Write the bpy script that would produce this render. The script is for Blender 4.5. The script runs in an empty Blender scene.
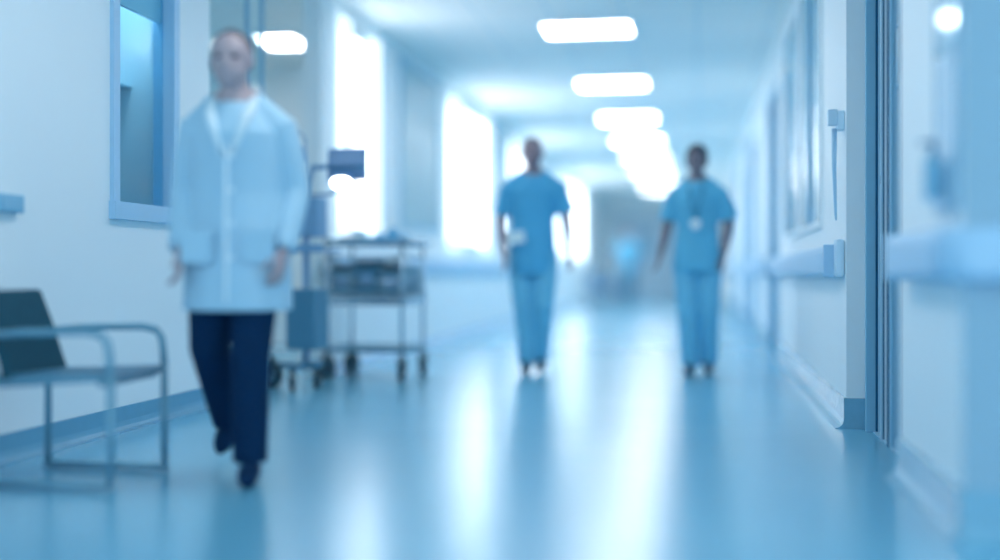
import bpy, bmesh, math, random
from mathutils import Vector, Matrix
random.seed(4)
C = bpy.context.scene.collection
PI = math.pi
TH = math.atan(197/1200); ST, CT = math.sin(TH), math.cos(TH)
HC = .77                       # camera height
XR, XL, ZC, YE = .725, -2.77, 2.90, 34.2   # right wall, left wall, ceiling, end wall

def ygo(px, X):
    """distance down the corridor of the point of the plane X=const seen at column px"""
    s = (px-697)*CT/X
    D = 1200/s
    return D*(CT+(px-500)/1200*ST)
def spot(px, s):
    """floor position of something seen at column px whose scale is s pixels per metre"""
    D = 1200/s; xr = (px-500)/s
    return (-D*ST+xr*CT, D*CT+xr*ST)

# ------------------------------------------------------------------ materials
MATS = {}
def mat(name, col, rough=.5, metal=0, spec=.5, emit=None, estr=0, coat=0, noise=.04, nscale=6, bump=0):
    if name in MATS: return MATS[name]
    m = bpy.data.materials.new(name); m.use_nodes = True
    nt = m.node_tree; b = nt.nodes['Principled BSDF']
    b.inputs['Roughness'].default_value = rough
    b.inputs['Metallic'].default_value = metal
    b.inputs['Specular IOR Level'].default_value = spec
    b.inputs['Coat Weight'].default_value = coat
    b.inputs['Coat Roughness'].default_value = .08
    tc = nt.nodes.new('ShaderNodeTexCoord')
    nz = nt.nodes.new('ShaderNodeTexNoise'); nz.inputs['Scale'].default_value = nscale; nz.inputs['Detail'].default_value = 3
    nt.links.new(tc.outputs['Object'], nz.inputs['Vector'])
    mx = nt.nodes.new('ShaderNodeMix'); mx.data_type = 'RGBA'
    mx.inputs[6].default_value = (*[max(0, c*(1-noise)) for c in col], 1)
    mx.inputs[7].default_value = (*[min(1, c*(1+noise)) for c in col], 1)
    nt.links.new(nz.outputs['Fac'], mx.inputs[0])
    nt.links.new(mx.outputs[2], b.inputs['Base Color'])
    if bump:
        bp = nt.nodes.new('ShaderNodeBump'); bp.inputs['Strength'].default_value = bump; bp.inputs['Distance'].default_value = .01
        nt.links.new(nz.outputs['Fac'], bp.inputs['Height']); nt.links.new(bp.outputs['Normal'], b.inputs['Normal'])
    if emit:
        b.inputs['Emission Color'].default_value = (*emit, 1); b.inputs['Emission Strength'].default_value = estr
    MATS[name] = m
    return m
def glass_mat(name, tint, clear=.8, rough=.02):
    m = bpy.data.materials.new(name); m.use_nodes = True
    nt = m.node_tree; nt.nodes.clear()
    out = nt.nodes.new('ShaderNodeOutputMaterial')
    tr = nt.nodes.new('ShaderNodeBsdfTransparent'); tr.inputs[0].default_value = (*tint, 1)
    gl = nt.nodes.new('ShaderNodeBsdfGlossy'); gl.inputs['Roughness'].default_value = rough
    lw = nt.nodes.new('ShaderNodeLayerWeight'); lw.inputs[0].default_value = .5
    pw = nt.nodes.new('ShaderNodeMath'); pw.operation = 'POWER'; pw.inputs[1].default_value = 4
    nt.links.new(lw.outputs['Facing'], pw.inputs[0])
    fr = nt.nodes.new('ShaderNodeMath'); fr.operation = 'MULTIPLY_ADD'; fr.inputs[1].default_value = .2; fr.inputs[2].default_value = .03
    nt.links.new(pw.outputs[0], fr.inputs[0])
    mx = nt.nodes.new('ShaderNodeMixShader')
    nt.links.new(fr.outputs[0], mx.inputs[0]); nt.links.new(tr.outputs[0], mx.inputs[1]); nt.links.new(gl.outputs[0], mx.inputs[2])
    nt.links.new(mx.outputs[0], out.inputs[0])
    return m

M_wall = mat('wall_paint', (.84, .90, .925), .55, nscale=1.2, noise=.015)
M_wall2 = mat('wall_blue_shade', (.29, .47, .59), .5, nscale=1.2, noise=.02)  # darker wall blue; on the pier end it stands in for shade
M_ceil = mat('ceiling_paint', (.76, .87, .92), .7, noise=.02, nscale=1)
M_base = mat('vinyl_cove', (.20, .45, .60), .22, noise=.12, nscale=18, coat=.4)
M_baseL = mat('vinyl_cove_left', (.13, .36, .52), .3, noise=.08, nscale=9)
M_rail = mat('rail_vinyl', (.40, .63, .82), .4, noise=.02)
M_railw = mat('rail_cap', (.60, .78, .90), .4, noise=.02)
M_frame = mat('steel_blue_frame', (.24, .51, .68), .4, noise=.03)
M_frame2 = mat('pale_frame', (.34, .58, .73), .35, noise=.03)
M_dark = mat('dark_gap', (.015, .10, .20), .8, spec=.1)
M_silver = mat('silver_edge', (.68, .84, .93), .25, metal=.2, noise=.01)
M_door = mat('door_blue', (.24, .50, .68), .35, noise=.03)
M_doorpale = mat('door_pale', (.66, .80, .89), .4, noise=.03)
M_light = mat('light_diffuser', (1, 1, 1), .5, emit=(1, .985, .975), estr=8.5)
M_lframe = mat('light_frame', (.8, .88, .93), .4)
M_glow = mat('daylit_blind', (.9, .95, 1), .6, emit=(1, .985, .98), estr=1.7)
M_gfade = mat('window_glow_fade', (.8, .88, .93), .8, emit=(.92, .97, 1), estr=.42, noise=.05)  # weaker glow for the added strips beside the windows
M_glow2 = mat('daylit_blind_soft', (.9, .95, 1), .6, emit=(1, .985, .98), estr=1.5)
M_panelgrey = mat('grey_teal_board', (.33, .52, .58), .3, noise=.06, nscale=2)
M_white = mat('white_plastic', (.78, .88, .93), .35, noise=.01)
M_metal = mat('chrome_tube', (.45, .60, .70), .25, metal=.85, noise=.02)
M_tube = mat('grey_blue_tube', (.16, .36, .48), .35, metal=.2, noise=.03)
M_seat = mat('dark_teal_fabric', (.012, .075, .115), .8, spec=.2, noise=.2, nscale=30, bump=.1)
M_scrub = mat('scrub_blue', (.08, .41, .67), .8, noise=.05, nscale=12, bump=.2)
M_scrub_w = mat('scrub_sky', (.12, .48, .70), .8, noise=.05, nscale=12, bump=.2)
M_trs = mat('scrub_trouser', (.17, .54, .76), .8, noise=.06, nscale=12, bump=.2)
M_navy = mat('navy_cloth', (.002, .026, .075), .85, spec=.15, noise=.15, nscale=20)
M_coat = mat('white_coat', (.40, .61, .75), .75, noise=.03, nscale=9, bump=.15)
M_coatc = mat('coat_collar', (.78, .88, .93), .75, noise=.02)
M_skin1 = mat('skin_tan', (.30, .22, .26), .5, noise=.06, nscale=20)
M_skin2 = mat('skin_brown', (.22, .18, .22), .5, noise=.06, nscale=20)
M_skin3 = mat('skin_light', (.42, .33, .36), .5, noise=.05, nscale=20)
M_hair = mat('hair_dark', (.02, .03, .05), .6, noise=.3, nscale=60)
M_hairg = mat('hair_short', (.07, .06, .08), .6, noise=.3, nscale=60)
M_shoe = mat('shoe_navy', (.03, .11, .18), .5)
M_shoew = mat('shoe_blue', (.10, .33, .45), .5)
M_eye = mat('eye', (.02, .02, .03), .2)
M_badge = mat('badge_white', (.75, .88, .92), .25)
M_lany = mat('lanyard_blue', (.03, .20, .36), .6)
M_bin = mat('bin_greyblue', (.16, .32, .42), .5, noise=.05)
M_drape = mat('drape_blue', (.10, .38, .62), .8, noise=.08, nscale=14, bump=.3)
M_rub = mat('castor_rubber', (.012, .06, .09), .5)
M_equip = mat('equipment_blue', (.22, .40, .60), .4, noise=.04)
M_equipd = mat('equipment_dark', (.08, .24, .36), .45, noise=.05)
M_screen = mat('monitor_casing', (.17, .30, .52), .3, noise=.03)
M_lamp = mat('lamp_lens', (1, 1, 1), .4, emit=(.92, .98, 1), estr=7)
M_bluechair = mat('blue_vinyl', (.08, .28, .50), .5)
M_niche = mat('niche_teal', (.26, .47, .56), .6, noise=.12, nscale=3)
M_item = mat('item_blue', (.05, .24, .40), .5, noise=.1, nscale=10)
M_item2 = mat('item_teal', (.11, .36, .50), .5, noise=.1, nscale=10)
G_clear = glass_mat('clear_glass', (.86, .95, .98))
G_tint = glass_mat('tinted_glass', (.72, .90, .96), rough=.2)

# window glass set in front of a room with its blinds down: dull pane with a mirror-like face
M_pane = mat('reflective_pane', (.34, .56, .68), .16, spec=.5, noise=.10, nscale=2)
M_mirror = mat('mirror_pane', (.55, .76, .88), .05, metal=.85, noise=.02)
M_mirror.node_tree.nodes['Principled BSDF'].inputs['Roughness'].default_value = .12

M_satin = mat('satin_pane', (.42, .64, .78), .4, noise=.03)
# floor: glossy vinyl with fine cross ripples
def floor_mat():
    m = bpy.data.materials.new('vinyl_floor'); m.use_nodes = True
    nt = m.node_tree; b = nt.nodes['Principled BSDF']
    tc = nt.nodes.new('ShaderNodeTexCoord')
    nz = nt.nodes.new('ShaderNodeTexNoise'); nz.inputs['Scale'].default_value = 1.3; nz.inputs['Detail'].default_value = 4
    nt.links.new(tc.outputs['Object'], nz.inputs['Vector'])
    mx = nt.nodes.new('ShaderNodeMix'); mx.data_type = 'RGBA'
    mx.inputs[6].default_value = (.14, .44, .62, 1); mx.inputs[7].default_value = (.17, .48, .66, 1)
    nt.links.new(nz.outputs['Fac'], mx.inputs[0]); nt.links.new(mx.outputs[2], b.inputs['Base Color'])
    mp = nt.nodes.new('ShaderNodeMapping'); mp.inputs['Scale'].default_value = (.35, 5, 1)
    nt.links.new(tc.outputs['Object'], mp.inputs['Vector'])
    n2 = nt.nodes.new('ShaderNodeTexNoise'); n2.inputs['Scale'].default_value = 2.2; n2.inputs['Detail'].default_value = 2
    nt.links.new(mp.outputs[0], n2.inputs['Vector'])
    bp = nt.nodes.new('ShaderNodeBump'); bp.inputs['Strength'].default_value = .10; bp.inputs['Distance'].default_value = .006
    nt.links.new(n2.outputs['Fac'], bp.inputs['Height']); nt.links.new(bp.outputs[0], b.inputs['Normal'])
    b.inputs['Roughness'].default_value = .27
    b.inputs['Specular IOR Level'].default_value = .6
    b.inputs['Coat Weight'].default_value = .5; b.inputs['Coat Roughness'].default_value = .23
    return m
M_floor = floor_mat()
def ceil_mat():
    m = M_ceil; nt = m.node_tree; b = nt.nodes['Principled BSDF']
    tc = nt.nodes.new('ShaderNodeTexCoord')
    bt = nt.nodes.new('ShaderNodeTexBrick'); bt.offset = 0
    bt.inputs['Scale'].default_value = 1; bt.inputs['Brick Width'].default_value = .6; bt.inputs['Row Height'].default_value = .6
    bt.inputs['Mortar Size'].default_value = .008
    bt.inputs['Color1'].default_value = (.90, .91, .885, 1); bt.inputs['Color2'].default_value = (.89, .90, .88, 1); bt.inputs['Mortar'].default_value = (.6, .75, .82, 1)
    nt.links.new(tc.outputs['Object'], bt.inputs['Vector']); nt.links.new(bt.outputs['Color'], b.inputs['Base Color'])
ceil_mat()

# ------------------------------------------------------------------ mesh helpers
def bx(bm, x0, x1, y0, y1, z0, z1, bev=0):
    r = bmesh.ops.create_cube(bm, size=1)
    vs = r['verts']
    for v in vs:
        v.co = Vector(((x0+x1)/2+v.co.x*(x1-x0), (y0+y1)/2+v.co.y*(y1-y0), (z0+z1)/2+v.co.z*(z1-z0)))
    if bev:
        es = list({e for v in vs for e in v.link_edges})
        bmesh.ops.bevel(bm, geom=es, offset=bev, segments=2, affect='EDGES', profile=.6)
    return vs
def tube(bm, pts, r, n=12, rings=None):
    """closed loft of ellipses along pts; r = number or list of numbers or (rx, ry) pairs"""
    pts = [Vector(p) for p in pts]; N = len(pts)
    rr = r if isinstance(r, (list, tuple)) else [r]*N
    loops = []; up = None
    for i, p in enumerate(pts):
        t = (pts[min(i+1, N-1)]-pts[max(i-1, 0)])
        if t.length < 1e-9: t = Vector((0, 0, 1))
        t.normalize()
        if up is None:
            ref = Vector((1, 0, 0)) if abs(t.x) < .8 else Vector((0, 1, 0))
            a = (ref-t*ref.dot(t)).normalized()
        else: a = (up-t*up.dot(t)).normalized()
        up = a; b = t.cross(a)
        q = rr[i]; rx, ry = q if isinstance(q, (list, tuple)) else (q, q)
        loops.append([bm.verts.new(p+a*rx*math.cos(2*PI*k/n)+b*ry*math.sin(2*PI*k/n)) for k in range(n)])
    for A, B in zip(loops, loops[1:]):
        for k in range(n): bm.faces.new((A[k], A[(k+1) % n], B[(k+1) % n], B[k]))
    bm.faces.new(loops[0][::-1]); bm.faces.new(loops[-1])
def ball(bm, c, r, seg=16, rot=None):
    rx, ry, rz = r if isinstance(r, (list, tuple)) else (r, r, r)
    g = bmesh.ops.create_uvsphere(bm, u_segments=seg, v_segments=max(6, seg*2//3), radius=1)
    M = Matrix.Diagonal((rx, ry, rz)).to_3x3()
    if rot: M = rot.to_3x3() @ M
    for v in g['verts']: v.co = Vector(c)+M @ v.co
def disc(bm, c, axis, r, h, n=20):
    c = Vector(c); a = Vector(axis).normalized()
    tube(bm, [c-a*h/2, c+a*h/2], r, n)
def prism(bm, poly, axis, a0, a1):
    """extrude a 2D polygon; axis 'y': poly in (x,z); axis 'x': poly in (y,z); axis 'z': (x,y)"""
    def P(u, v, w): return {'y': (u, w, v), 'x': (w, u, v), 'z': (u, v, w)}[axis]
    A = [bm.verts.new(P(u, v, a0)) for u, v in poly]; B = [bm.verts.new(P(u, v, a1)) for u, v in poly]
    n = len(poly)
    bm.faces.new(A); bm.faces.new(B[::-1])
    for k in range(n): bm.faces.new((A[k], B[k], B[(k+1) % n], A[(k+1) % n]))
def obj(name, bm, m, parent=None, smooth=False, off=None):
    bmesh.ops.recalc_face_normals(bm, faces=bm.faces[:])
    if off is not None:
        for v in bm.verts: v.co -= Vector(off)
    me = bpy.data.meshes.new(name); bm.to_mesh(me); bm.free()
    if smooth:
        for p in me.polygons: p.use_smooth = True
    me.materials.append(m)
    o = bpy.data.objects.new(name, me); C.objects.link(o)
    if parent: o.parent = parent
    return o
def B(*boxes, bev=0):
    bm = bmesh.new()
    for b in boxes: bx(bm, *b, bev=bev)
    return bm
def thing(name, label, cat, loc=(0, 0, 0), rz=0, group=None):
    o = bpy.data.objects.new(name, None); C.objects.link(o)
    o.location = loc; o.rotation_euler = (0, 0, rz); o.empty_display_size = .1
    o['label'] = label; o['category'] = cat
    if group: o['group'] = group
    return o
def tag(o, label, cat, group=None):
    o['label'] = label; o['category'] = cat
    if group: o['group'] = group
    return o
def struct(name, bm, m, label, cat, parent=None):
    o = obj(name, bm, m, parent)
    if parent is None:
        o['kind'] = 'structure'; o['label'] = label; o['category'] = cat
    return o
def sempty(name, label, cat):
    o = bpy.data.objects.new(name, None); C.objects.link(o); o['kind'] = 'structure'; o['label'] = label; o['category'] = cat
    return o
def dup(root, loc, label, rz=None):
    r = root.copy(); C.objects.link(r); r.location = loc; r['label'] = label
    if rz is not None: r.rotation_euler = (0, 0, rz)
    for ch in list(root.children):
        c = ch.copy(); C.objects.link(c); c.parent = r
        for g in ch.children:
            d = g.copy(); C.objects.link(d); d.parent = c
    return r

# ------------------------------------------------------------------ the shell
Y0 = -2.5
struct('floor', B((-7.5, 4, Y0, YE+.3, -.1, 0)), M_floor, 'glossy light blue vinyl corridor floor', 'floor')
struct('ceiling', B((-7.5, 4, Y0, YE+.3, ZC, ZC+.1)), M_ceil, 'pale blue-white tiled corridor ceiling', 'ceiling')
# left wall: near piece with a window hole, a bay opening, then the long far piece
WY0, WY1, WZ0, WZ1 = 5.38, 6.08, 1.08, 2.74
BAY0, BAY1 = 6.55, 8.62
T = .14
bm = B((XL-T, XL, Y0, WY0, 0, ZC), (XL-T, XL, WY0, WY1, 0, WZ0), (XL-T, XL, WY0, WY1, WZ1, ZC), (XL-T, XL, WY1, BAY0, 0, ZC))
struct('wall_left', bm, M_wall, 'pale wall on the near left behind the chair', 'wall')
struct('wall_left', B((XL-T, XL, BAY1, YE, 0, ZC), (XL-T, XL, BAY0, BAY1, 2.82, ZC)), M_wall, 'bright long left wall running to the far end of the corridor', 'wall')
# side bay
struct('wall_bay', B((-6.1, -6.0, BAY0-1.2, 12.0, 0, ZC), (-6.0, XL-T, 11.9, 12.0, 0, ZC), (-6.0, XL-T, BAY0-.3, BAY0-.2, 0, ZC)), M_wall, 'light blue walls of the side bay behind the person in white', 'wall')
# right wall: far piece with three doorways
DOORS = [(ygo(778.5, XR), ygo(769, XR)), (ygo(757.5, XR), ygo(750, XR)), (ygo(743, XR), ygo(738, XR))]
DH = 2.50
YC1 = 6.10
bm = bmesh.new(); y = YC1
WR0, WR1, WRZ0, WRZ1 = ygo(822.5, XR), ygo(786.5, XR), 1.07, 2.64
for a, b in DOORS:
    bx(bm, XR, 1.6, y, a, 0, ZC) if y != YC1 else bx(bm, XR, XR+.115, y, a, 0, ZC)
    bx(bm, XR, XR+.25, a, b, DH, ZC)
    y = b
bx(bm, XR, 1.6, y, YE, 0, ZC)
struct('wall_right', bm, M_wall, 'long white right wall with windows and recessed doors', 'wall')
# near right pier
NY0, NY1, XP = 3.60, 4.68, .75
struct('wall_right', B((XP, 3.9, NY0, NY1, 0, ZC)), M_wall, 'near right wall pier with a glass panel and bumper rail', 'wall')
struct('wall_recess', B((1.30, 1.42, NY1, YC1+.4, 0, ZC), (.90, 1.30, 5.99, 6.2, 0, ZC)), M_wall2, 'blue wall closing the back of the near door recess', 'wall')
struct('wall_right', B((XP, 3.9, NY0-.006, NY0-.001, .15, ZC)), M_wall2, 'end face of the near right pier at the right edge, its shade put in as darker blue', 'wall')  # thin sheet over the pier end, shade painted in as darker blue
# end wall
struct('wall_back', B((XL-.2, 1.0, YE, YE+.15, 0, ZC)), mat('end_wall', (.84, .89, .92), .6, noise=.02), 'dim pale blue wall closing the far end of the corridor', 'wall')
struct('trim_1', B((XL, XR, YE-.9, YE-.75, 2.52, ZC-.002)), M_wall, 'dropped header across the far end of the corridor', 'header')

# baseboards (cove profile)
def cove(face, side, y0, y1, h=.15, t=.012):
    # side=+1 wall lies towards +x
    bm = bmesh.new(); s = side
    prof = [(face, 0), (face, h), (face-s*t, h), (face-s*t, .045), (face-s*(t+.008), .022), (face-s*(t+.022), .008), (face-s*(t+.045), .001), (face-s*(t+.045), 0)]
    prism(bm, prof, 'y', y0, y1)
    return bm
y = YC1; k = 0
bm = cove(XR, 1, YC1-.012, DOORS[0][0]); 
bx(bm, XR-.012, XR+.115, YC1-.014, YC1, 0, .15)
struct('baseboard_right', bm, M_base, 'shiny blue cove baseboard below the white wall right of centre', 'baseboard')
for (a, b), (c, d) in zip(DOORS, DOORS[1:]+[(YE, YE)]):
    struct('baseboard_right', cove(XR, 1, b, c), M_base, 'blue baseboard on the right wall farther down, from %.0f m on' % b if False else ['blue baseboard past the nearest recessed blue door', 'blue baseboard past the second recessed blue door', 'blue baseboard past the farthest recessed blue door'][k], 'baseboard'); k += 1
bm = cove(XP, 1, NY0-.012, NY1+.012)
prism(bm, [(NY0, 0), (NY0, .15), (NY0-.014, .15), (NY0-.014, .045), (NY0-.03, .01), (NY0-.055, .001), (NY0-.055, 0)], 'x', XP-.012, 3.9)
bx(bm, XP-.012, 1.3, NY1, NY1+.014, 0, .15)
struct('baseboard_right', bm, M_base, 'blue cove baseboard around the foot of the near right pier', 'baseboard')
struct('baseboard_left', cove(XL, -1, Y0, BAY0, .115), M_baseL, 'darker blue baseboard along the left wall behind the chair', 'baseboard')
struct('baseboard_left', cove(XL, -1, BAY1, YE, .06), M_rail, 'pale baseboard along the bright far left wall', 'baseboard')

# ------------------------------------------------------------------ doors on the right wall
def rdoor(n, a, b, label):
    e = sempty('door_%d' % n, label, 'door')
    obj('door_leaf', B((XR+.13, XR+.17, a+.06, b-.06, .01, DH-.06)), M_door, e)
    obj('door_frame', B((XR-.015, XR+.22, a-.0, a+.06, 0, DH), (XR-.015, XR+.22, b-.06, b+.0, 0, DH), (XR-.015, XR+.22, a+.06, b-.06, DH-.06, DH)), M_frame, e)
    bm = bmesh.new(); tube(bm, [(XR+.13, a+.14, 1.02), (XR+.08, a+.14, 1.02), (XR+.08, a+.26, 1.02)], .009, 8)
    obj('door_handle', bm, M_silver, e, True)
rdoor(2, *DOORS[0], 'blue door in the first doorway past the right-hand window')
rdoor(3, *DOORS[1], 'blue door in the second doorway of the right wall')
rdoor(4, *DOORS[2], 'farthest blue door of the right wall')

# near sliding door and its stepped frame in the recess
e = sempty('door_1', 'steel blue sliding door and stepped frame beside the near right pier', 'door')
def col(px0, px1, s, z0=0, z1=ZC):
    X0, Ya = spot(px0, s); X1, Yb = spot(px1, s)
    return X0, X1, (Ya+Yb)/2
def post(name, px0, px1, s, m, depth=.09, z0=0, z1=ZC-.001, dy=0):
    X0, X1, Y = col(px0, px1, s)
    return obj(name, B((X0, X1, Y+dy, Y+dy+depth, z0, z1), bev=min(.003, (X1-X0)/5)), m, e)
post('door_post', 866, 876.3, 208, M_frame, .03)
post('door_gap', 876.3, 878.4, 209, M_dark, .03)
post('door_post', 878.4, 882, 209.5, M_frame2, .03)
post('door_seal', 881.2, 883.2, 219, M_frame2, .03)
post('door_seal', 883.2, 884.6, 219.3, M_dark, .03)
post('door_edge', 884.6, 888.2, 219.5, M_silver, .03)
post('door_gap', 888.2, 889.9, 228, M_dark, .03)
leaf = post('door_leaf', 889.9, 901.3, 229, M_frame2, .03)
X0, X1, Y = col(891.5, 893, 229); obj('leaf_groove', B((X0, X1, Y-.002, Y+.01, .0, ZC-.01)), M_frame, leaf)
post('door_gap', 901.3, 903, 230, M_dark, .3)
post('door_post', 903, 925, 231, M_frame2, .03)
X0, X1, Y = col(896.0, 898.1, 229)
bm = bmesh.new(); tube(bm, [((X0+X1)/2, Y-.012, 1.60), ((X0+X1)/2, Y-.012, 1.83)], .0045, 10)
obj('pull_bar', bm, M_silver, leaf, True)
bm = bmesh.new(); tube(bm, [((X0+X1)/2, Y-.004, 1.56), ((X0+X1)/2, Y-.004, 1.595)], .006, 10); tube(bm, [((X0+X1)/2, Y-.004, 1.835), ((X0+X1)/2, Y-.004, 1.85)], .006, 10)
obj('pull_bracket', bm, M_door, leaf, True)
X0, X1, Y = col(880, 882.2, 209.5)
obj('latch_plate', B((X0, X1, Y-.005, Y, 1.19, 1.23)), M_dark, e)
obj('floor_track', B((.835, .93, 5.0, 6.0, 0, .006)), M_frame2, e)

# ------------------------------------------------------------------ bumper rails (handrails)
def rail_prof(s, f, top=.90, bot=.745, t=.085):
    return [(f, top), (f-s*(t-.03), top), (f-s*(t-.008), top-.010), (f-s*t, top-.035), (f-s*t, bot+.02), (f-s*(t-.012), bot+.004), (f-s*(t-.03), bot), (f, bot)]
t = thing('bumper_rail', 'pale blue bumper rail wrapping the near right pier', 'handrail', (XP, NY0, .8))
f = XP
bm = bmesh.new(); prism(bm, rail_prof(1, f), 'y', NY0, NY1-.24)
obj('side_rail', bm, M_rail, t, off=t.location)
pr = [(NY0-(f-x), z) for x, z in rail_prof(1, f)]
bm = bmesh.new(); prism(bm, pr, 'x', f, 3.8)
obj('front_rail', bm, M_rail, t, off=t.location)
P = rail_prof(1, 0)
bm = bmesh.new()
n = len(P); rings = []
for i in range(9):
    a = i*PI/16
    rings.append([bm.verts.new((f-(-x)*math.cos(a), NY0-(-x)*math.sin(a), z)) for x, z in P])
for A, D_ in zip(rings, rings[1:]):
    for k in range(n-1): bm.faces.new((A[k], A[k+1], D_[k+1], D_[k]))
obj('rail_corner', bm, M_rail, t, True, off=t.location)
obj('end_cap', B((f-.088, f, NY1-.25, NY1-.225, .74, .905), bev=.006), M_railw, t, off=t.location)

def straight_rail(name, label, f, s, y0, y1, caps=True, top=.905, bot=.75, t_=.085, endface=None):
    t = thing(name, label, 'handrail', (f, y0, .8))
    bm = bmesh.new(); prism(bm, rail_prof(s, f, top, bot, t_), 'y', y0, y1)
    obj('rail', bm, M_rail, t, off=t.location)
    a, b = sorted((f, f-s*(t_+.004)))
    obj('end_cap', B((a, b, y0-.02, y0, bot-.005, top+.005), bev=.004), endface or M_railw, t, off=t.location)
    return t
t = straight_rail('bumper_rail', 'pale blue bumper rail with rounded end on the right wall past the door', XR, 1, YC1+.22, DOORS[0][0]-.05, endface=M_rail)
obj('end_return', B((XR-.04, XR-.001, YC1+.06, YC1+.20, .745, .935), bev=.015), M_railw, t, off=t.location)
straight_rail('bumper_rail', 'bumper rail on the right wall between the first and second blue doors', XR, 1, DOORS[0][1]+.05, DOORS[1][0]-.05)
straight_rail('bumper_rail', 'bumper rail on the right wall between the second and farthest blue doors', XR, 1, DOORS[1][1]+.05, DOORS[2][0]-.05)
straight_rail('bumper_rail', 'distant bumper rail beyond the farthest blue door on the right', XR, 1, DOORS[2][1]+.05, YE-.3)
straight_rail('bumper_rail', 'long bumper rail on the bright left wall behind the walking man', XL, -1, BAY1+.15, 24, t_=.07)

# ------------------------------------------------------------------ windows
# left near window with a supply niche behind
e = sempty('window_1', 'tall narrow window in the near left wall with shelves behind', 'window')
fw = .045
obj('window_frame', B((XL-.10, XL+.02, WY0-.02, WY0+fw, WZ0-.05, WZ1+.02), (XL-.10, XL+.02, WY1-fw, WY1+.02, WZ0-.05, WZ1+.02),
    (XL-.10, XL+.02, WY0+fw, WY1-fw, WZ1-fw, WZ1+.02), (XL-.10, XL+.035, WY0-.03, WY1+.03, WZ0-.055, WZ0+.03)), M_rail, e)
obj('roller_blind', B((XL-.075, XL-.055, WY0+fw, WY1-fw, 2.10, WZ1-fw)), M_wall, e)
obj('pane', B((XL-.050, XL-.044, WY0+fw, WY1-fw, WZ0+.03, WZ1-fw)), G_tint, e)
obj('niche', B((XL-.50, XL-.48, WY0-.2, WY1+.2, WZ0-.1, WZ1), (XL-.48, XL-T, WY0-.2, WY0-.18, WZ0-.1, WZ1), (XL-.48, XL-T, WY1+.18, WY1+.2, WZ0-.1, WZ1),
    (XL-.48, XL-T, WY0-.18, WY1+.18, WZ0-.1, WZ0-.08), (XL-.48, XL-.33, WY0-.18, WY1+.18, 1.785, 1.80), (XL-.50, XL-T, WY0-.2, WY1+.2, WZ1, WZ1+.02)), M_niche, e)
obj('niche_fill_lamp', B((XL-.22, XL-.16, WY0-.1, WY1+.1, 2.60, 2.63)), mat('niche_fill_lamp', (1, 1, 1), emit=(.9, .97, 1), estr=9), e)  # unseen lamp behind the blind, added to brighten the niche
def supply_box(y0, y1, z, h, m, label):
    t = thing('supply_box', label, 'box', (XL-.405, (y0+y1)/2, z))
    w = (y1-y0)/2
    obj('carton', B((-.07, .065, -w, w, 0, h), bev=.006), m, t)
    obj('lid', B((-.073, .069, -w-.004, w+.004, h, h+.02), bev=.004), M_item, t)
supply_box(5.47, 5.62, 1.80, .14, M_item, 'small dark box, left one on the shelf inside the left window')
supply_box(5.72, 5.88, 1.80, .20, M_item2, 'taller teal box, right one on the shelf inside the left window')
supply_box(5.44, 6.02, 1.00, .27, M_item, 'wide dark blue box at the bottom of the left window')

# daylit windows in the far left wall, with grey boards between
def lwin(n, pa, pb, m, label, z0=1.10, z1=2.72):
    a, b = ygo(pa, XL), ygo(pb, XL)
    e = sempty('window_%d' % n, label, 'window')
    obj('blind', B((XL+.002, XL+.008, a+.04, b-.04, z0+.04, z1-.04)), m, e)
    q = (b-a)*.20
    for c0, c1 in ((a-.03, a+q), (b-q, b+.03)):
        bm = bmesh.new(); n_ = 14; pr = []
        for i in range(n_+1):
            yy = c0+(c1-c0)*i/n_; pr.append((XL+.045+.014*math.sin(i*2.1), yy))
        pr += [(x+.006, y) for x, y in pr[::-1]]
        prism(bm, pr, 'z', z0-.08, z1+.05)
        obj('curtain', bm, M_gfade, e)  # wavy glowing strips added so the window brightness fades at the sides
    obj('window_frame', B((XL-.01, XL+.02, a, a+.04, z0, z1), (XL-.01, XL+.02, b-.04, b, z0, z1), (XL-.01, XL+.02, a+.04, b-.04, z0, z0+.04), (XL-.01, XL+.02, a+.04, b-.04, z1-.04, z1)), M_wall, e)
lwin(2, 337, 374, M_glow, 'bright daylit window above the trolley on the left wall')
lwin(3, 448, 487, M_glow, 'bright daylit window between the grey board and the walking man')
lwin(4, 511, 535, M_glow2, 'bright daylit window behind the head of the walking man')
lwin(5, 558, 582, M_glow2, 'bright daylit window on the left wall just right of the walking man')
def board(pa, pb, z0, z1, label):
    a, b = ygo(pa, XL), ygo(pb, XL)
    t = thing('wall_board', label, 'board', (XL, (a+b)/2, z0))
    w = (b-a)/2; h = z1-z0
    obj('panel', B((.001, .02, -w+.03, w-.03, .03, h-.03)), M_panelgrey, t)
    obj('board_frame', B((.001, .03, -w, -w+.03, 0, h), (.001, .03, w-.03, w, 0, h), (.001, .03, -w+.03, w-.03, 0, .03), (.001, .03, -w+.03, w-.03, h-.03, h)), M_frame2, t)
board(399, 438, 1.20, 2.80, 'tall grey-teal wall board to the right of the trolley')
board(493, 507, 1.20, 2.80, 'narrow grey wall board just left of the walking man')

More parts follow.
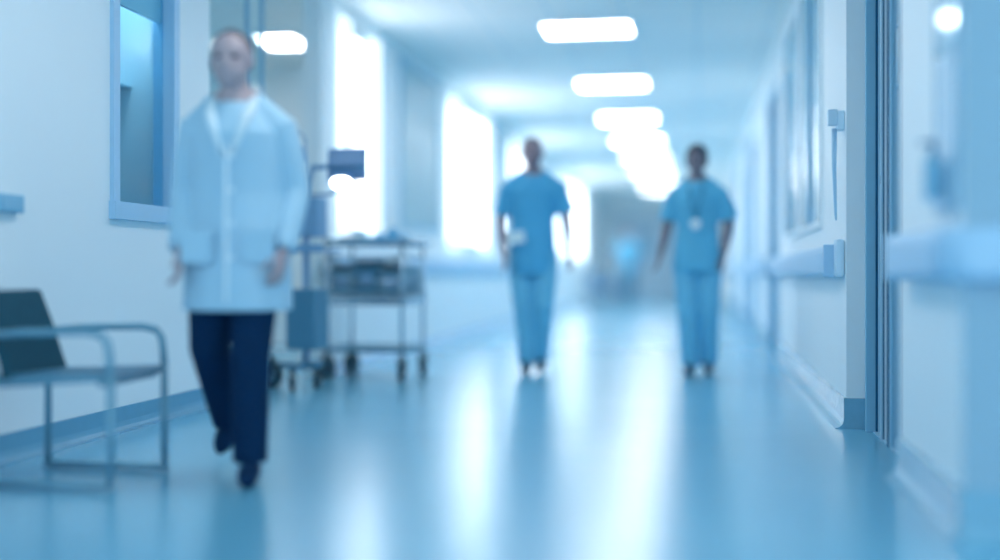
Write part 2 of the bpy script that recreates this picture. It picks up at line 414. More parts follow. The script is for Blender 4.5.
# right wall window, two reflective panes
e = sempty('window_6', 'tall two-pane reflective window in the right wall', 'window')
ym = ygo(801.5, XR)
obj('window_frame', B((XR-.022, XR+.0, WR0-.04, WR0, WRZ0-.04, WRZ1+.04), (XR-.022, XR+.0, WR1, WR1+.04, WRZ0-.04, WRZ1+.04), (XR-.022, XR, WR0, WR1, WRZ1, WRZ1+.04),
    (XR-.022, XR, WR0, WR1, WRZ0-.04, WRZ0), (XR-.022, XR, ym-.10, ym+.10, WRZ0, WRZ1)), M_wall, e)
obj('pane', B((XR-.010, XR-.002, WR0, ym-.10, WRZ0, WRZ1)), M_pane, e)
obj('pane', B((XR-.010, XR-.002, ym+.10, WR1, WRZ0, WRZ1)), M_pane, e)
obj('mullion', B((XR-.03, XR-.01, WR0+.62, WR0+.66, WRZ0, WRZ1), (XR-.03, XR-.01, WR1-.42, WR1-.38, WRZ0, WRZ1-.3)), M_frame, e)

# glass panel on the near pier
e = sempty('window_7', 'reflective glass panel on the near right pier mirroring a ceiling light', 'window')
g0, g1 = NY0+.045, ygo(931.5, XR)
obj('pane', B((f-.010, f-.001, g0, g1, 1.43, 2.75)), M_mirror, e)
obj('lower_pane', B((f-.010, f-.001, g0, g1, .965, 1.425)), M_satin, e)
obj('window_frame', B((f-.014, f, g1, g1+.012, .95, 2.76), (f-.014, f, g0-.012, g0, .95, 2.76), (f-.014, f, g0, g1, .95, .965), (f-.014, f, g0, g1, 2.75, 2.76)), M_frame, e)

# soap dispenser below the panel on the pier
t = thing('soap_dispenser', 'small blue dispenser bottle above the bumper rail of the near pier', 'dispenser', (f-.012, 3.78, .99))
bm = bmesh.new(); tube(bm, [(-.035, 0, 0), (-.035, 0, .015), (-.035, 0, .11), (-.035, 0, .13), (-.035, 0, .14)], [.026, .03, .03, .022, .010], 16)
obj('bottle', bm, M_frame, t, True)
bm = bmesh.new(); tube(bm, [(-.035, 0, .135), (-.035, 0, .175)], .009, 10); tube(bm, [(-.03, 0, .172), (-.075, 0, .168)], .007, 8)
obj('pump', bm, M_item, t, True)
obj('holder', B((-.070, .0, -.035, .035, -.012, .0), (-.006, 0, -.03, .03, 0, .1), bev=.002), M_railw, t)

# wall bracket with a long hanging rod by the corner
t = thing('wall_bracket', 'small pale wall bracket with a long thin rod hanging below', 'bracket', (XR, YC1+.12, 1.50))
bm = B((-.035, 0, -.05, .05, -.02, .075), bev=.006); bx(bm, -.078, -.03, -.03, .03, .005, .085, bev=.008)
obj('bracket_body', bm, M_railw, t)
bm = bmesh.new(); tube(bm, [(-.045, 0, -.01), (-.045, 0, -.2), (-.038, 0, -.44), (-.036, 0, -.47)], [.014, .011, .007, .004], 10)
obj('rod', bm, M_rail, t, True)

# small box on left wall at the picture's left edge
t = thing('wall_box', 'small grey-blue box on the left wall above the chair', 'wall box', (XL, ygo(4, XL), 1.01))
obj('casing', B((0, .04, -.10, .085, 0, .075), bev=.006), M_frame, t)
obj('cover', B((.04, .046, -.08, .065, .012, .063), bev=.002), M_door, t)

# glazed screen in the bay opening
t = thing('glass_screen', 'clear glass screen with thin dark uprights in the bay opening', 'glass screen', (XL-.07, BAY0, 0))
ya, yb, yc = BAY0, ygo(247, XL-.07), ygo(262, XL-.07)
for q in (yb, yc):
    obj('upright', B((-.012, .012, q-BAY0-.008, q-BAY0+.008, 0, 2.80)), M_frame, t)
obj('glass_pane', B((-.004, .004, .01, yb-BAY0-.01, .02, 2.80)), G_clear, t)
obj('glass_pane', B((-.004, .004, yb-BAY0+.01, yc-BAY0-.01, .02, 2.80)), G_clear, t)

# ------------------------------------------------------------------ ceiling lights
lx = -.945*.987
ord_ = ['nearest rectangular ceiling light of the row, sharpest and widest', 'second ceiling light of the row from the camera', 'third ceiling light of the row from the camera',
        'fourth ceiling light of the row from the camera', 'fifth ceiling light of the row from the camera', 'sixth ceiling light of the row from the camera', 'seventh ceiling light of the row from the camera',
        'farthest ceiling light at the end of the row']
first = None
for lab, yy in zip(ord_, (10.38, 13.45, 16.5, 19.3, 22.1, 24.9, 27.7, 30.5)):
    if first is None:
        first = thing('ceiling_light', lab, 'ceiling light', (lx, yy, ZC), 0, 'ceiling light panels of the corridor')
        w, d = .37, .26
        obj('diffuser', B((-w, w, -d, d, -.030, -.012), bev=.006), M_light, first)
        obj('frame', B((-w-.03, -w, -d-.03, d+.03, -.035, 0), (w, w+.03, -d-.03, d+.03, -.035, 0), (-w, w, -d-.03, -d, -.035, 0), (-w, w, d, d+.03, -.035, 0), (-w, w, -d, d, -.01, 0)), M_lframe, first)
    else: dup(first, (lx, yy, ZC), lab)
a = dup(first, (-3.74, 10.5, ZC), 'ceiling light of the side bay, left of the corridor row')
a.scale = (.48, 1, 1); a['group'] = 'ceiling lights of the side bay'
a2 = dup(first, (-4.5, 8.6, ZC), 'ceiling light over the inner part of the side bay'); a2['group'] = a['group']

for lab, yy in [('unseen ceiling light added to the row above the person in white', 7.3), ('unseen ceiling light added to the row above the armchair', 4.3)]:  # panels out of view, added to brighten the near corridor
    dup(first, (lx, yy, ZC), lab)
# end doors
e = sempty('door_5', 'pale double door at the far end of the corridor', 'door')
obj('door_frame', B((-2.1, -2.02, YE-.05, YE, 0, 2.3), (.12, .2, YE-.05, YE, 0, 2.3), (-2.02, .12, YE-.05, YE, 2.22, 2.3)), M_frame2, e)
for k, (a, b) in enumerate(((-2.02, -.96), (-.94, .12))):
    o = obj('door_leaf', B((a, b, YE-.04, YE-.002, .01, 2.22)), M_doorpale, e)
    obj('vision_panel', B((a+.3, b-.3, YE-.045, YE-.04, 1.1, 1.9)), M_frame2, o)

# ------------------------------------------------------------------ chair (near left)
def chair():
    t = thing('armchair', 'low dark-seated armchair with tubular frame against the left wall', 'chair', (-2.27, 4.14, 0))
    y0, y1, xr, xf = -.215, .215, -.24, .235
    seat = bmesh.new()
    prism(seat, [(xr+.02, .355), (xf, .385), (xf+.02, .40), (xf, .415), (xr+.02, .40), (xr, .375)], 'y', y0+.02, y1-.02)
    obj('seat', seat, M_equipd, t)
    bk = bmesh.new()
    pts = [(-.135, .37), (-.165, .45), (-.21, .58), (-.255, .69), (-.268, .705), (-.285, .70), (-.275, .67), (-.235, .56), (-.195, .44), (-.175, .36)]
    prism(bk, pts, 'y', y0+.015, y1-.015)
    o = obj('backrest', bk, M_seat, t)
    m = o.modifiers.new('b', 'BEVEL'); m.width = .012; m.segments = 3
    for s, y in ((0, y0), (1, y1)):
        bm = bmesh.new()
        tube(bm, [(xr+.03, y, .545), (xr+.15, y, .555), (xf-.08, y, .56), (xf-.025, y, .548), (xf-.003, y, .52), (xf+.005, y, .47), (xf+.01, y, .40)], .014, 10)
        obj('armrest', bm, M_tube, t, True)
        bm = bmesh.new(); tube(bm, [(xf+.01, y, .42), (xf+.01, y, .02)], .014, 10)
        obj('leg', bm, M_tube, t, True)
        bm = bmesh.new(); tube(bm, [(xr, y, .55), (xr, y, .02)], .014, 10)
        obj('leg', bm, M_tube, t, True)
        bm = bmesh.new(); tube(bm, [(xr-.014, y, .018), (xf+.024, y, .018)], .014, 10)
        obj('runner', bm, M_tube, t, True)
        bm = bmesh.new(); tube(bm, [(xr, y, .375), (xf+.01, y, .395)], .010, 8)
        obj('seat_rail', bm, M_tube, t, True)
    bm = bmesh.new(); tube(bm, [(xf-.03, y0, .375), (xf-.03, y1, .375)], .010, 8)
    obj('cross_bar', bm, M_tube, t, True)
chair()

# ------------------------------------------------------------------ supply trolley
def castor(parent, x, y, r, rz=0, name='castor', w=.03):
    c = bpy.data.objects.new(name, None); C.objects.link(c); c.parent = parent; c.location = (x, y, 0); c.rotation_euler = (0, 0, rz)
    bm = bmesh.new(); disc(bm, (0, 0, r), (1, 0, 0), r, w, 22)
    obj('wheel', bm, M_rub, c, True)
    bm = bmesh.new(); disc(bm, (0, 0, r), (1, 0, 0), r*.45, w+.006, 14)
    obj('hub', bm, M_metal, c)
    bm = B((-w/2-.010, -w/2-.004, -.015, .02, r*.8, 2*r+.015), (w/2+.004, w/2+.010, -.015, .02, r*.8, 2*r+.015), (-w/2-.01, w/2+.01, -.015, .02, 2*r+.01, 2*r+.018))
    tube(bm, [(0, 0, 2*r+.01), (0, 0, 2*r+.05)], .011, 8)
    obj('fork', bm, M_rub, c)
TRZ = -6
cx_, cy_ = spot(376, 136)
t = thing('supply_trolley', 'metal hospital supply trolley with blue drape and bins, four black castors', 'trolley', (cx_, cy_, 0), math.radians(TRZ))
hx, hy = .305, .25
for sx in (-1, 1):
    for sy in (-1, 1):
        bm = bmesh.new(); tube(bm, [(sx*(hx-.02), sy*(hy-.02), .16), (sx*(hx-.02), sy*(hy-.02), 1.02)], .012, 10)
        obj('post', bm, M_metal, t, True)
for sx, sy, dx in ((-1, -1, .0), (-1, 1, .0), (1, -1, 0), (1, 1, 0)):
    castor(t, sx*(hx-.02)+dx, sy*(hy-.02), .075, .25*sx, w=.045)
def tray(name, z, rim, m, th=.015):
    bm = B((-hx, hx, -hy, hy, z, z+th), (-hx, hx, -hy, -hy+.012, z, z+rim), (-hx, hx, hy-.012, hy, z, z+rim), (-hx, -hx+.012, -hy, hy, z, z+rim), (hx-.012, hx, -hy, hy, z, z+rim))
    return obj(name, bm, m, t)
tray('bottom_shelf', .195, .03, M_tube)
tray('middle_shelf', .535, .05, M_metal)
tray('middle_shelf', .60, .03, M_bin)
tray('top_shelf', .955, .05, M_metal)
for z in (.70, .88):
    bm = bmesh.new()
    q = hx-.02; w = hy-.02
    tube(bm, [(-q, -w, z), (q, -w, z)], .008, 8); tube(bm, [(-q, w, z), (q, w, z)], .008, 8); tube(bm, [(-q, -w, z), (-q, w, z)], .008, 8); tube(bm, [(q, -w, z), (q, w, z)], .008, 8)
    obj('guard_rail', bm, M_metal, t, True)
bm = bmesh.new(); tube(bm, [(hx-.02, -.2, 1.0), (hx+.05, -.2, .99), (hx+.06, -.18, .98), (hx+.06, .18, .98), (hx+.05, .2, .99), (hx-.02, .2, 1.0)], .011, 8)
obj('push_handle', bm, M_metal, t, True)
# bins on the shelf (each a thing)
def bin_(x0, x1, h, m, label, z=.616, y0=-.2, y1=.2):
    p = Matrix.Rotation(math.radians(TRZ), 4, 'Z') @ Vector(((x0+x1)/2, (y0+y1)/2, 0))
    b = thing('storage_bin', label, 'bin', (cx_+p.x, cy_+p.y, z), math.radians(TRZ))
    w = (x1-x0)/2; d = (y1-y0)/2
    bm = B((-w, w, -d, d, 0, .008), (-w, w, -d, -d+.006, 0, h*.8), (-w, w, d-.006, d, 0, h), (-w, -w+.006, -d, d, 0, h), (w-.006, w, -d, d, 0, h))
    obj('tub', bm, m, b)
    obj('label_plate', B((-w*.5, w*.5, -d-.004, -d, h*.25, h*.55)), M_equip, b)
    obj('rim', B((-w-.006, w+.006, -d-.008, -d, h*.74, h*.80)), m, b)
bin_(-.275, -.09, .21, M_bin, 'left grey-blue storage bin on the trolley shelf')
bin_(-.08, .09, .24, M_equipd, 'middle darker storage bin on the trolley shelf')
bin_(.10, .275, .20, M_bin, 'right grey-blue storage bin on the trolley shelf')
def on_trolley(x, y): 
    p = Matrix.Rotation(math.radians(TRZ), 4, 'Z') @ Vector((x, y, 0)); return (cx_+p.x, cy_+p.y)
# folded white towel in front of upper rail -> on the right bin side
p = on_trolley(.19, -.05)
bm = B((-.075, .075, -.10, .10, 0, .018), (-.07, .073, -.098, .1, .020, .045), (-.073, .07, -.1, .098, .047, .072), bev=.006)
o = tag(obj('folded_towel', bm, M_white), 'folded white towel on the right storage bin of the trolley', 'towel'); o.location = (p[0], p[1], .824)
# crumpled drape on top
p = on_trolley(.10, .0)
bm = bmesh.new(); bmesh.ops.create_grid(bm, x_segments=34, y_segments=22, size=1)
for v in bm.verts:
    x, y = v.co.x*.165, v.co.y*.17
    r = max(abs(v.co.x), abs(v.co.y))
    z = .085*(1-r**4)*(.6+.5*math.sin(x*24+1)*math.cos(y*19)+.3*math.sin(x*41+y*33))+.012
    v.co = Vector((x*(1+.06*math.sin(y*40)), y, max(z, .004)))
g = bmesh.ops.extrude_face_region(bm, geom=bm.faces[:])
for v in [q for q in g['geom'] if isinstance(q, bmesh.types.BMVert)]: v.co.z = 0
o = tag(obj('blue_drape', bm, M_drape, None, True), 'crumpled blue drape on top of the supply trolley', 'drape'); o.location = (p[0], p[1], .971)
p = on_trolley(-.185, -.02)
t2 = thing('kidney_dish', 'shallow metal dish at the left end of the trolley top', 'dish', (p[0], p[1], .971))
bm = bmesh.new(); tube(bm, [(0, 0, 0), (0, 0, .01), (0, 0, .05), (0, 0, .055)], [(.07, .05), (.085, .06), (.10, .075), (.105, .08)], 24)
obj('bowl', bm, M_metal, t2, True)
bm = bmesh.new(); tube(bm, [(0, 0, .054), (0, 0, .060)], [(.11, .085), (.11, .085)], 24); obj('rim', bm, M_silver, t2)

# ------------------------------------------------------------------ equipment cart with monitor and lamp
ex, ey = spot(306, 151)
t = thing('monitor_cart', 'blue medical monitor cart on large castors left of the supply trolley', 'medical cart', (ex, ey, 0), math.radians(-8))
bm = B((-.22, .10, -.03, .03, .13, .17), (-.03, .03, -.20, .20, .13, .17), bev=.01)
obj('base', bm, M_equipd, t)
castor(t, -.235, -.03, .085, 1.3, w=.04); castor(t, .08, 0, .05, .3); castor(t, 0, .20, .05, .3); castor(t, 0, -.20, .05, .5)
bm = bmesh.new(); tube(bm, [(0, 0, .17), (0, 0, 1.30)], .022, 14); obj('pole', bm, M_equip, t, True)
obj('power_unit', B((-.10, .12, -.10, .10, .26, .66), bev=.02), M_equipd, t)
obj('work_tray', B((-.10, .20, -.16, .12, .90, .92), (-.10, .20, -.16, -.15, .92, .95), bev=.003), M_equip, t)
obj('control_module', B((-.06, .13, -.08, .06, 1.00, 1.26), bev=.015), M_equip, t)
bm = bmesh.new(); tube(bm, [(0, 0, 1.25), (.02, -.01, 1.36), (.06, -.02, 1.46), (.22, -.03, 1.46)], .020, 12); obj('monitor_arm', bm, M_equip, t, True)
o = obj('monitor', B((.19, .46, -.07, -.035, 1.365, 1.575), bev=.008), M_screen, t)
obj('screen', B((.205, .445, -.073, -.069, 1.47, 1.56)), mat('screen_grey', (.30, .42, .62), .25), o)
obj('lower_bezel', B((.195, .455, -.076, -.068, 1.44, 1.455)), M_equipd, o)
# small hook and bag at left
bm = bmesh.new(); tube(bm, [(0, 0, 1.25), (-.01, 0, 1.66), (-.06, 0, 1.70), (-.09, 0, 1.68)], .008, 8); obj('hook_pole', bm, M_equip, t, True)
obj('clip_box', B((-.075, -.01, -.03, .03, 1.50, 1.60), bev=.01), M_equip, t)
# exam lamp clamped to cart
R8 = Matrix.Rotation(math.radians(-8), 4, 'Z')
p = R8 @ Vector((.34, -.16, 0))
lt = thing('exam_lamp', 'bright oval examination lamp glowing below the cart monitor', 'lamp', (ex+p.x, ey+p.y, 1.335), 0)
bm = bmesh.new(); ball(bm, (0, -.02, 0), (.072, .03, .042), 24, Matrix.Rotation(.12, 4, 'Y')); obj('lens', bm, M_lamp, lt, True)
bm = bmesh.new(); ball(bm, (0, .012, .004), (.088, .04, .055), 24, Matrix.Rotation(.12, 4, 'Y')); obj('lamp_head', bm, M_equip, lt, True)
bm = bmesh.new(); tube(bm, [(0, .05, 0), (-.03, .08, -.03), (-.12, .10, -.06), (-.30, .14, -.06)], .010, 8); obj('lamp_arm', bm, M_equip, lt, True)

# ------------------------------------------------------------------ distant blue chair
fx, fy = spot(604, 44)
t = thing('waiting_chair', 'blue waiting chair against the left wall far down the corridor', 'chair', (fx, fy, 0), math.radians(70))
obj('seat', B((-.25, .25, -.25, .25, .38, .47), bev=.02), M_bluechair, t)
obj('backrest', B((-.25, .25, .20, .27, .47, .72), bev=.02), M_bluechair, t)
for sx in (-1, 1):
    for sy in (-1, 1):
        obj('leg', B((sx*.22-.015, sx*.22+.015, sy*.22-.015, sy*.22+.015, 0, .38)), M_equipd, t)
    obj('armrest', B((sx*.26-.02, sx*.26+.02, -.22, .22, .60, .63), (sx*.26-.012, sx*.26+.012, -.2, -.17, .44, .6), bev=.005), M_equipd, t)

# ------------------------------------------------------------------ people
def remeshed(name, bm, m, parent, voxel, smooth=4, cut=None):
    bmesh.ops.recalc_face_normals(bm, faces=bm.faces[:])
    me = bpy.data.meshes.new('tmp'); bm.to_mesh(me); bm.free()
    o = bpy.data.objects.new('tmp', me); C.objects.link(o)
    r = o.modifiers.new('r', 'REMESH'); r.mode = 'VOXEL'; r.voxel_size = voxel; r.use_smooth_shade = True
    s = o.modifiers.new('s', 'SMOOTH'); s.iterations = smooth; s.factor = .5
    dg = bpy.context.evaluated_depsgraph_get(); dg.update()
    me2 = bpy.data.meshes.new_from_object(o.evaluated_get(dg)); me2.name = name
    bpy.data.objects.remove(o); bpy.data.meshes.remove(me)
    for p in me2.polygons: p.use_smooth = True
    me2.materials.clear(); me2.materials.append(m)
    q = bpy.data.objects.new(name, me2); C.objects.link(q); q.parent = parent
    return q
V = Vector
def lerp(a, b, t): return V(a)*(1-t)+V(b)*t
def hand(bm, wrist, d, thumb, k=1.0, fwd=V((0, -1, 0))):
    """wrist point, pointing direction d, thumb side direction, curl towards fwd"""
    d = V(d).normalized(); th = (V(thumb)-d*V(thumb).dot(d)).normalized(); n = d.cross(th)
    if n.dot(fwd) < 0: pass
    curl = (V((0, 0, 0))+n*(1 if n.x*1 else 1)).normalized()
    w = V(wrist)
    tube(bm, [w-d*.02*k, w+d*.02*k, w+d*.055*k, w+d*.09*k], [(.022*k, .022*k), (.032*k, .024*k), (.038*k, .022*k), (.036*k, .018*k)], 12) if False else None
    # palm: flattened loft, wide along th
    N = 12; loops = []
    for q, (a, b) in ((-.03, (.024, .02)), (.01, (.028, .018)), (.045, (.038, .016)), (.085, (.040, .014)), (.095, (.034, .010))):
        c = w+d*q*k
        loops.append([bm.verts.new(c+th*a*k*math.cos(2*PI*i/N)+n*b*k*math.sin(2*PI*i/N)) for i in range(N)])
    for A, B_ in zip(loops, loops[1:]):
        for i in range(N): bm.faces.new((A[i], A[(i+1) % N], B_[(i+1) % N], B_[i]))
    bm.faces.new(loops[0][::-1]); bm.faces.new(loops[-1])
    for off, L, cu in ((.030, .072, .3), (.010, .082, .38), (-.011, .075, .45), (-.031, .058, .52)):
        p = w+d*.085*k+th*off*k; pts = [p-d*.02*k]; dirn = d.copy(); ang = 0
        for seg, fr in enumerate((.42, .32, .26)):
            pts.append(p); ang += cu*(.7+.3*seg)
            dd = d*math.cos(ang)+n*math.sin(ang)+th*off*1.2
            p = p+dd*L*fr*k
        pts.append(p)
        tube(bm, pts, [.0095*k, .0095*k, .009*k, .0083*k, .0065*k], 8)
    p = w+d*.02*k+th*.02*k
    tube(bm, [p, p+(d*.7+th*.75)*.035*k+n*.006, p+(d*1.0+th*.85)*.055*k+n*.014, p+(d*1.35+th*.85)*.070*k+n*.022], [.014*k, .012*k, .010*k, .007*k], 8)

def person(name, label, loc, rz, H, P, skin, top, trs, shoe, hair, voxel=.008, coat=False, female=False, hairstyle='short'):
    k = H/1.8
    t = thing(name, label, 'person', (*loc, 0), rz)
    S = lambda p: V(p)*k
    b = bmesh.new()
    hd = S(P['head'])                    # head centre
    nk = S(P['neck'])
    sw = P.get('sw', .185)*k
    # torso
    pel = S(P['pelvis']); ch = nk+V((0, 0, -.16*k))
    wst = lerp(pel, ch, .45)
    tube(b, [pel+V((0, 0, -.10*k)), pel, wst, ch, nk+V((0, 0, -.06*k)), nk+V((0, 0, 0))],
         [(.12*k, .09*k), (.155*k, .11*k), (.135*k, .095*k), (.16*k, .115*k), (.085*k, .075*k), (.058*k, .058*k)], 20)
    tube(b, [nk+V((0, .01, -.05*k)), lerp(nk, hd, .35), hd+V((0, .01, -.03*k))], [.062*k, .054*k, .056*k], 14)
    # head: skull, jaw, nose, brow, ears
    f = V((0, -1, 0)); look = V(P.get('look', (0, -1, 0))).normalized()
    ry = Matrix.Rotation(math.atan2(look.x, -look.y), 4, 'Z')
    def hp(x, y, z): return hd+ry @ V((x*k, y*k, z*k))
    ball(b, hp(0, .012, .022), (.079*k, .096*k, .094*k), 24, ry)
    ball(b, hp(0, -.022, -.045), (.062*k, .068*k, .070*k), 20, ry)
    ball(b, hp(0, -.062, -.082), (.026*k, .022*k, .022*k), 12, ry)          # chin
    tube(b, [hp(0, -.078, .012), hp(0, -.098, -.022), hp(0, -.092, -.034)], [.009*k, .014*k, .015*k], 8)   # nose
    tube(b, [hp(-.04, -.073, .022), hp(0, -.086, .024), hp(.04, -.073, .022)], .010*k, 8)                 # brow
    tube(b, [hp(-.022, -.082, -.060), hp(0, -.089, -.059), hp(.022, -.082, -.060)], [.005*k, .009*k, .005*k], 8)   # lips
    for s in (-1, 1): ball(b, hp(s*.078, .012, -.01), (.010*k, .019*k, .032*k), 12, ry)
    for s in (-1, 1): tube(b, [nk+V((s*.02*k, .015*k, .015*k)), nk+V((s*.07*k, .015*k, -.035*k)), lerp(nk, S(P['armA' if s < 0 else 'armB'][0]), .85)+V((0, 0, .0))], [.035*k, .042*k, .045*k], 12)
    # arms
    for s, key in ((-1, 'armA'), (1, 'armB')):
        sh, el, wr = [S(p) for p in P[key]]
        tube(b, [lerp(nk+V((0, 0, -.07*k)), sh, .5), sh, lerp(sh, el, .45), el, lerp(el, wr, .3), wr],
             [.045*k, .050*k, .046*k, .038*k, .040*k, .025*k], 14)
        ball(b, sh, .050*k, 12)
        d = (wr-el).normalized()
        hand(b, wr, d, V((0, -1, 0))+V((-s*.3, 0, 0)), k)
    # legs
    for s, key in ((-1, 'legA'), (1, 'legB')):
        hp_, kn, an, toe = [S(p) for p in P[key]]
        tube(b, [hp_+V((0, 0, .05*k)), hp_, lerp(hp_, kn, .5), kn, lerp(kn, an, .35), an, an+V((0, 0, -.04*k))],
             [.085*k, .088*k, .075*k, .053*k, .056*k, .036*k, .034*k], 14)
        tube(b, [an+V((0, .04*k, -.03*k)), an+V((0, 0, -.035*k)), lerp(an, toe, .6)+V((0, 0, -.02*k)), toe], [.028*k, .033*k, .034*k, .022*k], 10)
    remeshed('body', b, skin, t, voxel)
    # eyes
    for s in (-1, 1):
        bm = bmesh.new(); ball(bm, hp(s*.031, -.072, .002), (.014*k, .010*k, .008*k), 10, ry); obj('eye', bm, M_eye, t, True)
    # hair
    bm = bmesh.new()
    if hairstyle == 'short':
        ball(bm, hp(0, .022, .034), (.080*k, .095*k, .090*k), 24, ry)
    else:
        ball(bm, hp(0, .022, .036), (.086*k, .100*k, .096*k), 24, ry)
        ball(bm, hp(0, .10, .06), (.045*k, .045*k, .045*k), 16, ry)
        for s in (-1, 1): ball(bm, hp(s*.066, .02, .0), (.022*k, .05*k, .055*k), 12, ry)
    # cut away the face part
    q = hp(0, -.048, .055); nrm = ry @ V((0, 1, .62))
    if hairstyle != 'short': nrm = ry @ V((0, 1, .55)); q = hp(0, -.062, .05)
    bmesh.ops.bisect_plane(bm, geom=bm.verts[:]+bm.edges[:]+bm.faces[:], plane_co=q, plane_no=nrm, clear_inner=True)
    if hairstyle == 'short':
        bmesh.ops.bisect_plane(bm, geom=bm.verts[:]+bm.edges[:]+bm.faces[:], plane_co=hp(0, 0, -.03), plane_no=V((0, 0, 1)), clear_inner=True)
    bmesh.ops.holes_fill(bm, edges=[e for e in bm.edges if e.is_boundary])
    obj('hair', bm, hair, t, True)
    # trousers
    b = bmesh.new()
    wz = P.get('waist', 1.02)*k
    tube(b, [V((pel.x, pel.y, wz)), V((pel.x, pel.y, pel.z+.02*k)), pel+V((0, 0, -.10*k)), pel+V((0, 0, -.15*k))], [(.15*k, .105*k), (.168*k, .115*k), (.162*k, .115*k), (.10*k, .09*k)], 24)
    fl = P.get('flare', 1.0)
    for key in ('legA', 'legB'):
        hp_, kn, an, toe = [S(p) for p in P[key]]
        e_ = an+V((0, 0, -.015*k)) if not coat else an
        tube(b, [hp_+V((0, 0, .04*k)), hp_+V((0, 0, -.05*k)), lerp(hp_, kn, .5), kn, lerp(kn, an, .5), e_],
             [.10*k, .103*k, .094*k, .078*k*fl, .073*k*fl, .068*k*fl], 18)
    remeshed('trousers', b, trs, t, voxel, 3)
    for key in ('legA', 'legB'):
        hp_, kn, an, toe = [S(p) for p in P[key]]
        bm = bmesh.new()
        fd = (toe-an); fd.z *= 1
        tube(bm, [an+V((0, .055*k, -.035*k)), an+V((0, .02*k, -.035*k)), lerp(an, toe, .45)+V((0, 0, -.012*k)), lerp(an, toe, .85)+V((0, 0, -.004*k)), toe+(toe-an)*.14+V((0, 0, .002))],
             [.026*k, .040*k, .044*k, .036*k, .016*k], 14)
        zmin = min(v.co.z for v in bm.verts)
        o = obj('shoe', bm, shoe, t, True)
    # top
    b = bmesh.new()
    hem = P['hem']*k; hw = P.get('hemw', .19)*k
    tube(b, [V((pel.x, pel.y, hem)), V((pel.x, pel.y, lerp(V((0, 0, hem)), pel, .5).z)), wst, ch, nk+V((0, 0, -.085*k)), nk+V((0, 0, -.035*k))],
         [(hw, .155*k+(.025 if coat else 0)), (hw*.98, .15*k+(.02 if coat else 0)), (.165*k*P.get('wf', 1), .12*k), (.185*k, .135*k), (.130*k, .10*k), (.078*k, .075*k)], 28)
    for key in ('armA', 'armB'):
        sh, el, wr = [S(p) for p in P[key]]
        end = lerp(sh, el, P.get('sleeve', .72)) if not coat else lerp(el, wr, .96)
        a0 = lerp(nk+V((0, 0, -.075*k)), sh, .35)
        if coat: tube(b, [a0, sh, lerp(sh, el, .5), el, lerp(el, wr, .5), end], [.055*k, .067*k, .063*k, .056*k, .052*k, .046*k], 18)
        else: tube(b, [a0, sh, lerp(sh, end, .6), end], [.055*k, .066*k, .072*k, .080*k], 18)
    for s in (-1, 1): tube(b, [nk+V((s*.03*k, .01*k, -.055*k)), nk+V((s*.075*k, .015*k, -.045*k)), lerp(nk, S(P['armA' if s < 0 else 'armB'][0]), .88)+V((0, 0, -.0))], [.045*k, .056*k, .060*k], 14)
    o = remeshed('coat' if coat else 'scrub_top', b, top, t, voxel, 3)
    # V-neck / collar
    bm = bmesh.new()
    yb = nk.y-.082*k
    if not coat:
        for s in (-1, 1):
            tube(bm, [(nk.x+s*.062*k, nk.y-.02*k, nk.z-.03*k), (nk.x+s*.045*k, yb-.012*k, nk.z-.08*k), (nk.x+s*.004, yb-.045*k, nk.z-.155*k)], .009*k, 8)
        obj('neckline', bm, top, t, True)
    else:
        for s in (-1, 1):
            tube(bm, [(nk.x+s*.05*k, nk.y+.05*k, nk.z-.01*k), (nk.x+s*.085*k, nk.y-.01*k, nk.z-.03*k), (nk.x+s*.07*k, yb-.025*k, nk.z-.10*k), (nk.x+s*.02*k, yb-.06*k, nk.z-.25*k)], [(.012*k, .02*k), (.016*k, .024*k), (.02*k, .03*k), (.008*k, .012*k)], 10)
        obj('collar', bm, M_coatc, t, True)
    return t, k

def base_pose(**kw):
    p = dict(head=(0, -.015, 1.68), neck=(0, .01, 1.545), pelvis=(0, 0, .95), hem=.76,
             armA=((-.185, .01, 1.41), (-.225, .03, 1.17), (-.235, -.03, .93)),
             armB=((.185, .01, 1.41), (.225, .03, 1.17), (.235, -.03, .93)),
             legA=((-.09, 0, .90), (-.09, -.02, .50), (-.085, .04, .085), (-.095, -.12, .03)),
             legB=((.09, 0, .90), (.09, -.02, .50), (.085, .04, .085), (.095, -.12, .03)))
    p.update(kw); return p

# walking man in blue scrubs
mx_, my_ = spot(533, 130.5)
P = base_pose(head=(-.005, -.03, 1.678), hem=.74, hemw=.185, sw=.2, sleeve=.80,
    armA=((-.195, .01, 1.405), (-.245, .03, 1.16), (-.215, -.06, .90)), armB=((.205, .01, 1.405), (.26, .02, 1.17), (.285, -.03, .92)),
    legA=((-.09, 0, .90), (-.075, -.06, .50), (-.045, -.02, .085), (-.055, -.17, .035)),
    legB=((.09, 0, .90), (.085, -.09, .51), (.055, .05, .11), (.06, -.10, .035)), flare=.95)
man, k = person('person', 'bald-looking man in short-sleeved blue scrubs walking toward the camera', (mx_, my_), math.radians(5), 1.80, P, M_skin1, M_scrub, M_trs, M_shoe, M_hairg)
man['label'] = 'man with short dark hair in blue scrubs walking down the left of centre'
bm = B((-.065, .065, -.010, .010, -.045, .045), bev=.006)
for v in bm.verts: v.co = Matrix.Rotation(-.15, 4, 'Y') @ v.co + V((-.12, -.165, 1.03))
obj('pocket_card', bm, M_badge, man)

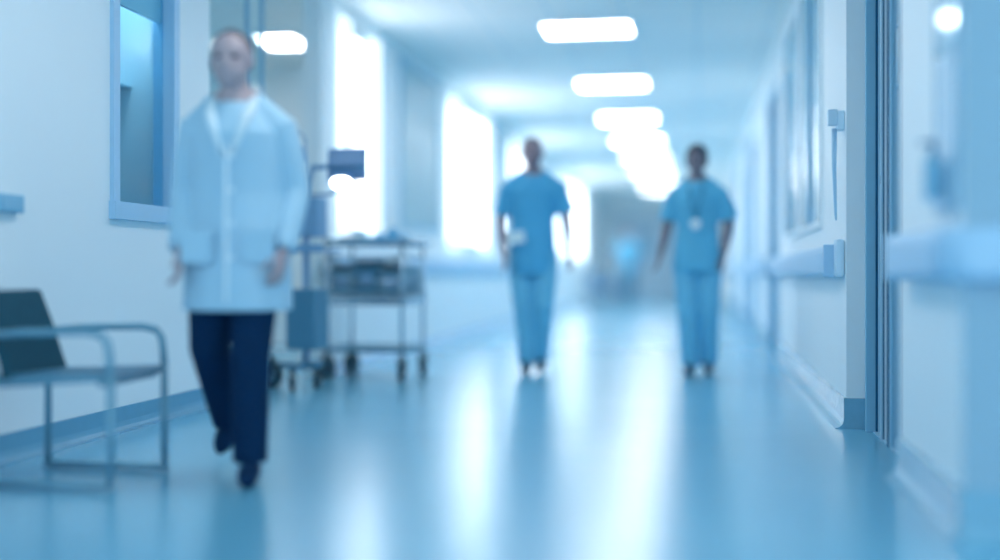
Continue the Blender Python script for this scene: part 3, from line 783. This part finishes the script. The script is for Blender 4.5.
# woman in blue scrubs
wx, wy = spot(697, 132.5)
P = base_pose(head=(.0, -.02, 1.678), hem=.80, hemw=.195, wf=.98, sleeve=.82,
    armA=((-.18, .01, 1.405), (-.235, .04, 1.17), (-.285, -.04, .93)), armB=((.19, .01, 1.405), (.245, .04, 1.17), (.205, -.02, .92)),
    legA=((-.09, 0, .90), (-.07, -.08, .50), (-.045, -.06, .085), (-.055, -.21, .03)),
    legB=((.09, 0, .90), (.09, -.03, .50), (.085, .06, .09), (.095, -.09, .03)), flare=1.05)
wom, k = person('person', 'woman in sky blue scrubs with dark hair and a round badge on a lanyard', (wx, wy), math.radians(-4), 1.73, P, M_skin2, M_scrub_w, M_trs, M_shoe, M_hair, hairstyle='bun')
bm = bmesh.new()
zt, zb = 1.50*k, 1.17*k
for s in (-1, 1): tube(bm, [(s*.06*k, .0, zt+.02), (s*.055*k, -.115*k, zt-.06*k), (s*.03*k, -.165*k, zt-.17*k), (0, -.168*k, zb+.04)], .0055, 8)
o = obj('lanyard', bm, M_lany, wom, True)
bm = bmesh.new(); disc(bm, (0, -.175*k, zb), (0, 1, 0), .040, .010, 24); obj('badge', bm, M_badge, wom)
bm = bmesh.new(); disc(bm, (0, -.183*k, zb), (0, 1, 0), .022, .006, 20); obj('badge_centre', bm, M_lframe, wom)

# far person
px_, py_ = spot(628, 44)
P = base_pose(armA=((-.185, .01, 1.41), (-.30, .05, 1.20), (-.18, -.12, 1.06)), armB=((.185, .01, 1.41), (.30, .05, 1.20), (.18, -.12, 1.06)), hem=.86)
far, k = person('person', 'distant person in pale blue top and dark trousers near the corridor end', (px_, py_), 0, 1.73, P, M_skin1, M_scrub_w, M_equipd, M_shoe, M_hair, voxel=.014)

# near person in white coat
dx_, dy_ = spot(238, 272)
P = base_pose(head=(-.02, -.03, 1.655), neck=(-.01, .0, 1.525), hem=.675, hemw=.215, wf=1.12,
    armA=((-.175, .01, 1.385), (-.22, .03, 1.14), (-.20, -.10, .90)), armB=((.175, .01, 1.385), (.225, .03, 1.14), (.20, -.10, .90)),
    legA=((-.09, 0, .90), (-.13, .06, .52), (-.11, .30, .20), (-.12, .20, .10)),
    legB=((.07, 0, .90), (.065, -.07, .50), (.055, -.03, .085), (.075, -.18, .03)))
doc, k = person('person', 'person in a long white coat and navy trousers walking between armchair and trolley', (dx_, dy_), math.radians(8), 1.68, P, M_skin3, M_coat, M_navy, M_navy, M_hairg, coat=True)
kk = 1.68/1.8
bm = bmesh.new()
bm.free()
for s_ in (-1, 1): obj('pocket', B((s_*.11-.055, s_*.11+.055, -.172, -.150, .80, .92), bev=.004), M_coat, doc)
bm = B((-.004, .004, -.182, -.160, .66, 1.22)); obj('front_seam', bm, M_coatc, doc)
for q in range(4):
    bm = bmesh.new(); disc(bm, (.018, -.178, .82+.12*q), (0, 1, 0), .009, .012, 14); obj('button', bm, M_lframe, doc)
doc['label'] = 'person in a long white coat and navy trousers walking at the near left'

# ------------------------------------------------------------------ light, world, camera
w = bpy.data.worlds.new('world'); bpy.context.scene.world = w; w.use_nodes = True
w.node_tree.nodes['Background'].inputs[0].default_value = (.62, .80, .90, 1)
w.node_tree.nodes['Background'].inputs[1].default_value = 1.2

cam = bpy.data.cameras.new('camera'); co = bpy.data.objects.new('camera', cam); C.objects.link(co)
co.location = (0, 0, HC); co.rotation_euler = (PI/2, 0, TH)
cam.sensor_width = 36; cam.lens = 36*1.2; cam.shift_y = -.008
cam.clip_start = .05; cam.clip_end = 100
cam.dof.use_dof = True; cam.dof.focus_distance = 5.8; cam.dof.aperture_fstop = .0432/.155
sc = bpy.context.scene; sc.camera = co
sc.view_settings.view_transform = 'Standard'; sc.view_settings.look = 'None'; sc.view_settings.gamma = 1
sc.view_settings.exposure = .95; sc.view_settings.use_curve_mapping = False
sc.cycles.use_denoising = True
sc.cycles.max_bounces = 12; sc.cycles.diffuse_bounces = 8; sc.cycles.caustics_reflective = False; sc.cycles.caustics_refractive = False
sc.cycles.sample_clamp_indirect = 6
